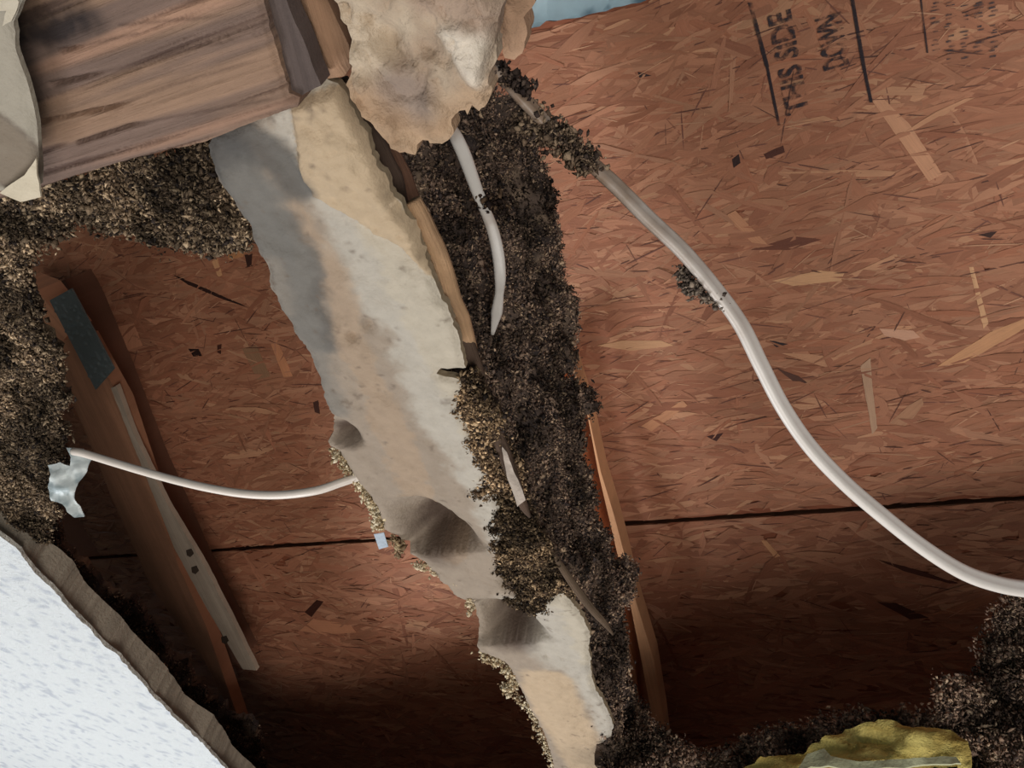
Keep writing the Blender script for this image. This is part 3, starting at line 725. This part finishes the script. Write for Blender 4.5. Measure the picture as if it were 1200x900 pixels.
# far right pile
BK = back(0.575)
debris('insulation_debris', BK, [(735, 985), (745, 850), (765, 858), (790, 872), (850, 886), (890, 868), (930, 852), (985, 838), (1040, 836), (1096, 838), (1110, 806), (1150, 790), (1156, 750), (1176, 715), (1215, 690), (1290, 680), (1500, 640), (1650, 640), (1650, 985)], 0.006,
       'brown crumbly insulation heaped behind the yellow batt in the lower right corner', 'debris', 26000, 0.0019, 141, amp=0.012, jag=0.005, pal=((134, 112, 98), (164, 138, 118), (196, 172, 146), (84, 72, 66)), sp=0.004)

# small clumps clinging to the long cable are added with it
# ================================================================== CABLES
def dirty(white, amount):
    def f(t, V, ang):
        n = fbm(V, 130, 151, 4)
        d = np.clip(amount(t) * (0.4 + 1.2 * n), 0, 1)
        return mix(np.tile(white, (len(V), 1)), lin(150, 124, 102), d)
    return f
cab_px = np.array([(560, 66), (582, 84), (602, 104), (640, 144), (680, 180), (720, 216), (760, 256), (800, 294), (836, 336), (868, 380), (892, 428), (918, 478), (950, 524), (990, 566), (1034, 604), (1080, 640), (1124, 668), (1160, 682), (1200, 690), (1260, 694), (1380, 690), (1560, 670)])
cz = np.interp(np.arange(len(cab_px)), [0, 4, 10, 19, 21], [0.36, 0.40, 0.415, 0.45, 0.47])
cab = thing('electrical_cable', None, 'long white flat cable sagging across the right bay, dirty at its upper end', 'cable')
tube('cable_jacket', at_depth(cab_px, cz), np.interp(np.arange(len(cab_px)), [0, 2, 6, 19], [0.0042, 0.0046, 0.0052, 0.0049]), M_PLASTIC, cab,
     dirty(lin(238, 232, 226), lambda t: np.interp(t, [0, .1, .2, .35, .5, 1], [.95, .85, .75, .5, .15, .06])), asp=0.62, seg=20, groove=0.30, sub=8, nor=nrm(-fwd + 0.7 * (-down) + 0.35 * right))
def clump(px, z, n, spread, size, seed, label, pal):
    g = np.random.default_rng(seed)
    pts = np.asarray(px, float); k = g.integers(0, len(pts) - 1, n); t = g.random((n, 1))
    p = pts[k] * (1 - t) + pts[k + 1] * t + g.normal(0, spread, (n, 2))
    P = at_depth(p, z + g.normal(0, 0.003, n))
    palc = np.array([lin(*c) for c in pal])
    V, Fc, C = crumbs(P, size * 0.7 * np.clip(g.lognormal(0, 0.4, n), 0.4, 1.8), palc[g.integers(0, len(pal), n)] * (0.7 + 0.6 * g.random((n, 1))))
    o = link('debris_clump', V, Fc, M_DEBRIS, None, C)
    tag(o, label, 'debris', None, 'stuff'); return o
clump([(580, 78), (600, 92), (622, 108)], 0.372, 260, 5, 0.0016, 1, 'grey crumbs stuck to the top end of the long cable by the mud', ((74, 62, 56), (110, 94, 84), (60, 50, 48)))
clump([(612, 132), (632, 150), (652, 160), (672, 176), (692, 192)], 0.388, 1300, 9, 0.0016, 2, 'tan crumbly lumps stuck around the long cable beside the nest debris', ((120, 100, 84), (176, 152, 126), (146, 124, 104), (80, 68, 62)))
clump([(802, 314), (806, 336), (818, 340), (846, 356)], 0.412, 420, 5, 0.0015, 3, 'grey fluffy clump hanging below the long cable at mid length', ((126, 112, 100), (156, 140, 124), (96, 84, 76)))
clump([(804, 318), (812, 330), (826, 336)], 0.412, 200, 5, 0.0017, 4, 'grey fluffy clump hanging below the long cable at mid length', ((96, 84, 74), (130, 114, 98), (70, 60, 54))) if False else None

sc_px = [(528, 150), (535, 162), (544, 182), (552, 204), (560, 226), (570, 250), (578, 272), (584, 300), (586, 325), (585, 344), (582, 366), (577, 392)]
sz = np.interp(np.arange(12), [0, 5, 8, 11], [0.385, 0.43, 0.445, 0.47])
shc = thing('cable_offcut', None, 'short white cable length half buried in the brown nest debris', 'cable')
tube('cable_jacket', at_depth(sc_px, sz), [0.003, 0.0034, 0.0036, 0.0034, 0.0032, 0.003, 0.0033, 0.0034, 0.0032, 0.0026, 0.0034, 0.001], M_PLASTIC, shc,
     dirty(lin(226, 222, 216), lambda t: np.interp(t, [0, .1, .4, .5, .6, 1], [.5, .1, .1, .5, .1, .2])), asp=0.7, seg=16, groove=0.2)
clump([(556, 226), (575, 240), (590, 236)], 0.425, 160, 6, 0.0016, 6, 'small brown lump covering the middle of the short cable', ((66, 52, 44), (104, 84, 66), (50, 40, 36)))

lc_px = [(86, 529), (97, 531), (130, 541), (170, 553), (210, 564), (250, 573), (290, 579), (330, 580), (370, 575), (398, 566), (416, 560), (440, 552)]
lz = np.interp(np.arange(12), [0, 8, 11], [0.462, 0.42, 0.425])
lcb = thing('electrical_cable', None, 'thin white cable drooping across the left opening from the plastic scrap to the strip', 'cable')
tube('cable_jacket', at_depth(lc_px, lz), 0.00225, M_PLASTIC, lcb, dirty(lin(228, 218, 208), lambda t: t * 0 + 0.08), asp=0.9, seg=12)

# torn plastic scrap at the cable's left end
bfp = Frame(at_depth([(80, 560)], 0.47)[0], right, -down, fwd)
q = bfp.pix([(78, 524), (96, 526), (103, 534), (100, 552), (92, 566), (90, 582), (97, 606), (88, 606), (76, 590), (62, 586), (58, 570), (62, 556), (56, 546), (70, 542), (82, 546), (84, 536)])
pso, _, _ = slab('plastic_scrap', bfp, q, 0.0006, M_SCRAP, disp=lambda p: (fbm(p, 90, 161, 4) - 0.5) * 0.012, col=lambda p: mix(np.tile(lin(232, 240, 240), (len(p), 1)), lin(180, 194, 198), ss(0.4, 0.65, fbm(p, 160, 163, 3))), sp=0.0012, bstep=0.0012, jag=0.0008, seed=164, backflat=False)
tag(pso, 'torn crumpled grey white plastic scrap at the left end of the thin cable', 'plastic scrap')

# ================================================================== WOOD SLIVERS IN THE DEBRIS
def sliver(px, z, wid, thick, color, seed, label, m=M_OLD, name='wood_sliver'):
    P = at_depth(px, z)
    c0 = lin(*color)
    o = tube(name, P, wid, m, None, lambda t, V, a: c0[None] * (0.65 + 0.7 * fbm(V, 120, seed, 3))[:, None], asp=thick, seg=10, sub=5, seed=seed, wob=0.002)
    tag(o, label, 'wood'); return o
sliver([(486, 236), (506, 284), (524, 330), (540, 372), (552, 410)], [0.30, 0.312, 0.326, 0.345, 0.365], [0.003, 0.0038, 0.004, 0.0038, 0.003], 0.7, (186, 150, 116), 171, 'pale rounded wood sliver beside the top of the strip, left of the short cable')
sliver([(520, 338), (530, 360), (542, 392), (556, 430), (568, 470), (582, 510), (598, 548), (614, 590), (622, 606)], np.linspace(0.345, 0.395, 9), [0.001, .003, .0042, .004, .0038, .0036, .003, .0024, .0008], 0.6, (92, 74, 62), 172, 'long dark wood sliver running down the debris next to the strip')
sliver([(640, 634), (660, 666), (684, 702), (704, 726), (718, 744)], np.linspace(0.435, 0.45, 5), [0.0006, 0.002, 0.0024, 0.002, 0.0006], 0.6, (104, 86, 70), 173, 'thin dark wood sliver near the lower end of the strip')
sliver([(402, 92), (420, 130), (440, 164), (462, 204), (474, 236)], np.linspace(0.285, 0.325, 5), [0.002, 0.0032, 0.0036, 0.0034, 0.002], 0.7, (84, 68, 58), 174, 'dark wood sliver in the gap between the tan mud and the strip')
sliver([(458, 168), (470, 200), (482, 232), (494, 262), (508, 290)], np.linspace(0.325, 0.35, 5), [0.002, 0.0034, 0.0036, 0.003, 0.002], 0.6, (110, 80, 64), 175, 'brown wood sliver below the tan mud at the top of the debris')
# strip of torn paper on the dark sliver
pf = Frame(at_depth([(600, 555)], 0.372)[0], right, -down, fwd)
po, _, _ = slab('paper_scrap', pf, pf.pix([(588, 524), (594, 530), (602, 552), (612, 574), (616, 586), (606, 594), (602, 580), (594, 558)]), 0.0006, M_SHEET, disp=lambda p: (fbm(p, 120, 181, 3) - 0.5) * 0.003, col=lin(204, 190, 178), sp=0.001, bstep=0.001, jag=0.0006, seed=182, backflat=False)
tag(po, 'narrow torn white paper scrap on the long dark wood sliver', 'paper scrap')
pf = Frame(at_depth([(447, 633)], 0.392)[0], right, -down, fwd)
po, _, _ = slab('paper_scrap', pf, pf.pix([(438, 626), (450, 624), (455, 641), (444, 644)]), 0.0008, M_SHEET, col=lin(206, 220, 236), sp=0.001, bstep=0.001, jag=0.0003, seed=183)
tag(po, 'small square bluish white paper scrap on the left edge of the strip', 'paper scrap')

# crumbly edge of the strip (plaster crumbs)
def edge_crumbs(px, h, n, spread, size, label, pal, seed):
    g = np.random.default_rng(seed); f = level(h)
    pts = f.pix(px); k = g.integers(0, len(pts) - 1, n); t = g.random((n, 1))
    q = pts[k] * (1 - t) + pts[k + 1] * t + g.normal(0, spread, (n, 2))
    palc = np.array([lin(*c) for c in pal])
    V, Fc, C = crumbs(f.at(q, g.normal(0, 0.002, n)), size * 0.6 * np.clip(g.lognormal(0, 0.5, n), 0.3, 2.2), palc[g.integers(0, len(pal), n)] * (0.75 + 0.5 * g.random((n, 1))), 0.8)
    o = link('plaster_crumbs', V, Fc, M_MUD, None, C); tag(o, label, 'plaster', None, 'stuff'); return o
edge_crumbs([(392, 528), (412, 552), (428, 575), (440, 600), (446, 620)], H + 0.006, 900, 0.0014, 0.0011, 'crumbly cream plaster along the strip edge at the thin cable', ((206, 188, 154), (176, 152, 118), (226, 212, 184)), 191)
edge_crumbs([(566, 768), (590, 778), (606, 800), (590, 806), (620, 830), (636, 866), (650, 900)], H + 0.004, 900, 0.0018, 0.0012, 'crumbly cream plaster along the lower left edge of the strip', ((206, 188, 154), (160, 136, 106), (226, 212, 184)), 192)
edge_crumbs([(456, 632), (470, 640), (466, 646)], H + 0.004, 200, 0.0012, 0.0011, 'small tan plaster lump beside the square paper scrap', ((186, 164, 130), (140, 118, 92)), 193)
edge_crumbs([(488, 660), (520, 668), (548, 690), (552, 716)], H + 0.004, 400, 0.0012, 0.001, 'crumbly cream plaster on the lip between the two dark hollows', ((216, 198, 168), (190, 168, 134)), 194)

# ================================================================== LEFT HANGING BOARD
hg = thing('hanging_board', None, 'curled grey beige plasterboard piece hanging in front of the beam at the left edge', 'plasterboard')
HF = level(0.205)
q = HF.pix([(-60, -60), (18, -60), (20, 0), (8, 30), (12, 60), (22, 90), (30, 120), (36, 150), (40, 190), (40, 222), (20, 226), (-60, 214)])
def hg_col(p):
    d = np.linalg.norm(p - HF.pix([(-10, 172)])[0], axis=1); n = fbm(p, 120, 201, 4)
    c = mix(np.tile(lin(160, 152, 138), (len(p), 1)), lin(128, 116, 102), ss(0.0155, 0.0135, d) * (0.5 + 0.8 * n).clip(0, 1))
    return mix(c, lin(90, 76, 66), 0.7 * np.exp(-((d - 0.0148) / 0.0009) ** 2))
def hg_disp(p):
    e = HF.pix([(20, 0), (8, 30), (22, 90), (36, 150), (41, 222)])
    return -0.003 * np.exp(-seg_dist(p, e) / 0.003) + (fbm(p, 50, 203, 3) - 0.5) * 0.003
slab('board_face', HF, q, 0.002, M_SHEET, hg, disp=hg_disp, col=hg_col, sp=0.0012, bstep=0.0015, jag=0.0005, seed=204, backflat=False)
HF2 = level(0.203)
slab('paper_flap', HF2, HF2.pix([(42, 186), (44, 220), (46, 232), (24, 236), (0, 226), (14, 216), (28, 206)]), 0.0008, M_SHEET, hg, disp=lambda p: (fbm(p, 80, 205, 3) - 0.5) * 0.004, col=lin(200, 188, 166), sp=0.0012, bstep=0.0012, jag=0.0005, seed=206, backflat=False)
slab('paper_flap', level(0.2), level(0.2).pix([(-30, -20), (14, -14), (22, 2), (14, 24), (4, 30), (8, 12), (-30, 14)]), 0.0008, M_SHEET, hg, disp=lambda p: (fbm(p, 80, 207, 3) - 0.5) * 0.006, col=lin(190, 180, 162), sp=0.0012, bstep=0.0012, jag=0.0005, seed=208, backflat=False)

# ================================================================== YELLOW BATT
YF = back(0.545)
yb = thing('insulation_batt', None, 'yellow glass fibre batt with a pale torn facing in the lower right', 'insulation')
def batt_disp(p): return (fbm(np.stack([p[:, 0] * 40, p[:, 1] * 160], 1), 1.0, 211, 4) - 0.5) * 0.02
def batt_col(p):
    n = fbm(np.stack([p[:, 0] * 60, p[:, 1] * 200], 1), 1.0, 213, 4)
    return mix(np.tile(lin(232, 212, 128), (len(p), 1)), lin(186, 160, 88), ss(0.35, 0.65, n))
slab('batt_body', YF, YF.pix([(846, 940), (870, 895), (905, 884), (940, 880), (965, 868), (990, 852), (1040, 845), (1080, 847), (1120, 858), (1136, 872), (1140, 960), (1124, 960), (1122, 888), (1010, 896), (945, 890), (930, 906), (900, 960)]), 0.012, M_BATT, yb,
     disp=batt_disp, col=batt_col, sp=0.0025, bstep=0.0025, jag=0.003, seed=214, backflat=False)
slab('batt_facing', back(0.538), back(0.538).pix([(930, 908), (946, 882), (966, 876), (974, 886), (1008, 892), (1120, 886), (1126, 894), (1010, 901), (950, 898)]), 0.002, M_SHEET, yb,
     disp=lambda p: (fbm(p, 80, 215, 3) - 0.5) * 0.006, col=lin(184, 184, 150), sp=0.0025, bstep=0.0025, jag=0.001, seed=216, backflat=False)
slab('batt_hollow_shade', back(0.558), back(0.558).pix([(920, 990), (935, 890), (1135, 886), (1140, 990)]), 0.004, M_BATT, yb, col=lin(28, 44, 34), sp=0.02, bstep=0.02)  # dark sheet standing for the hollow under the batt, shade in its colour
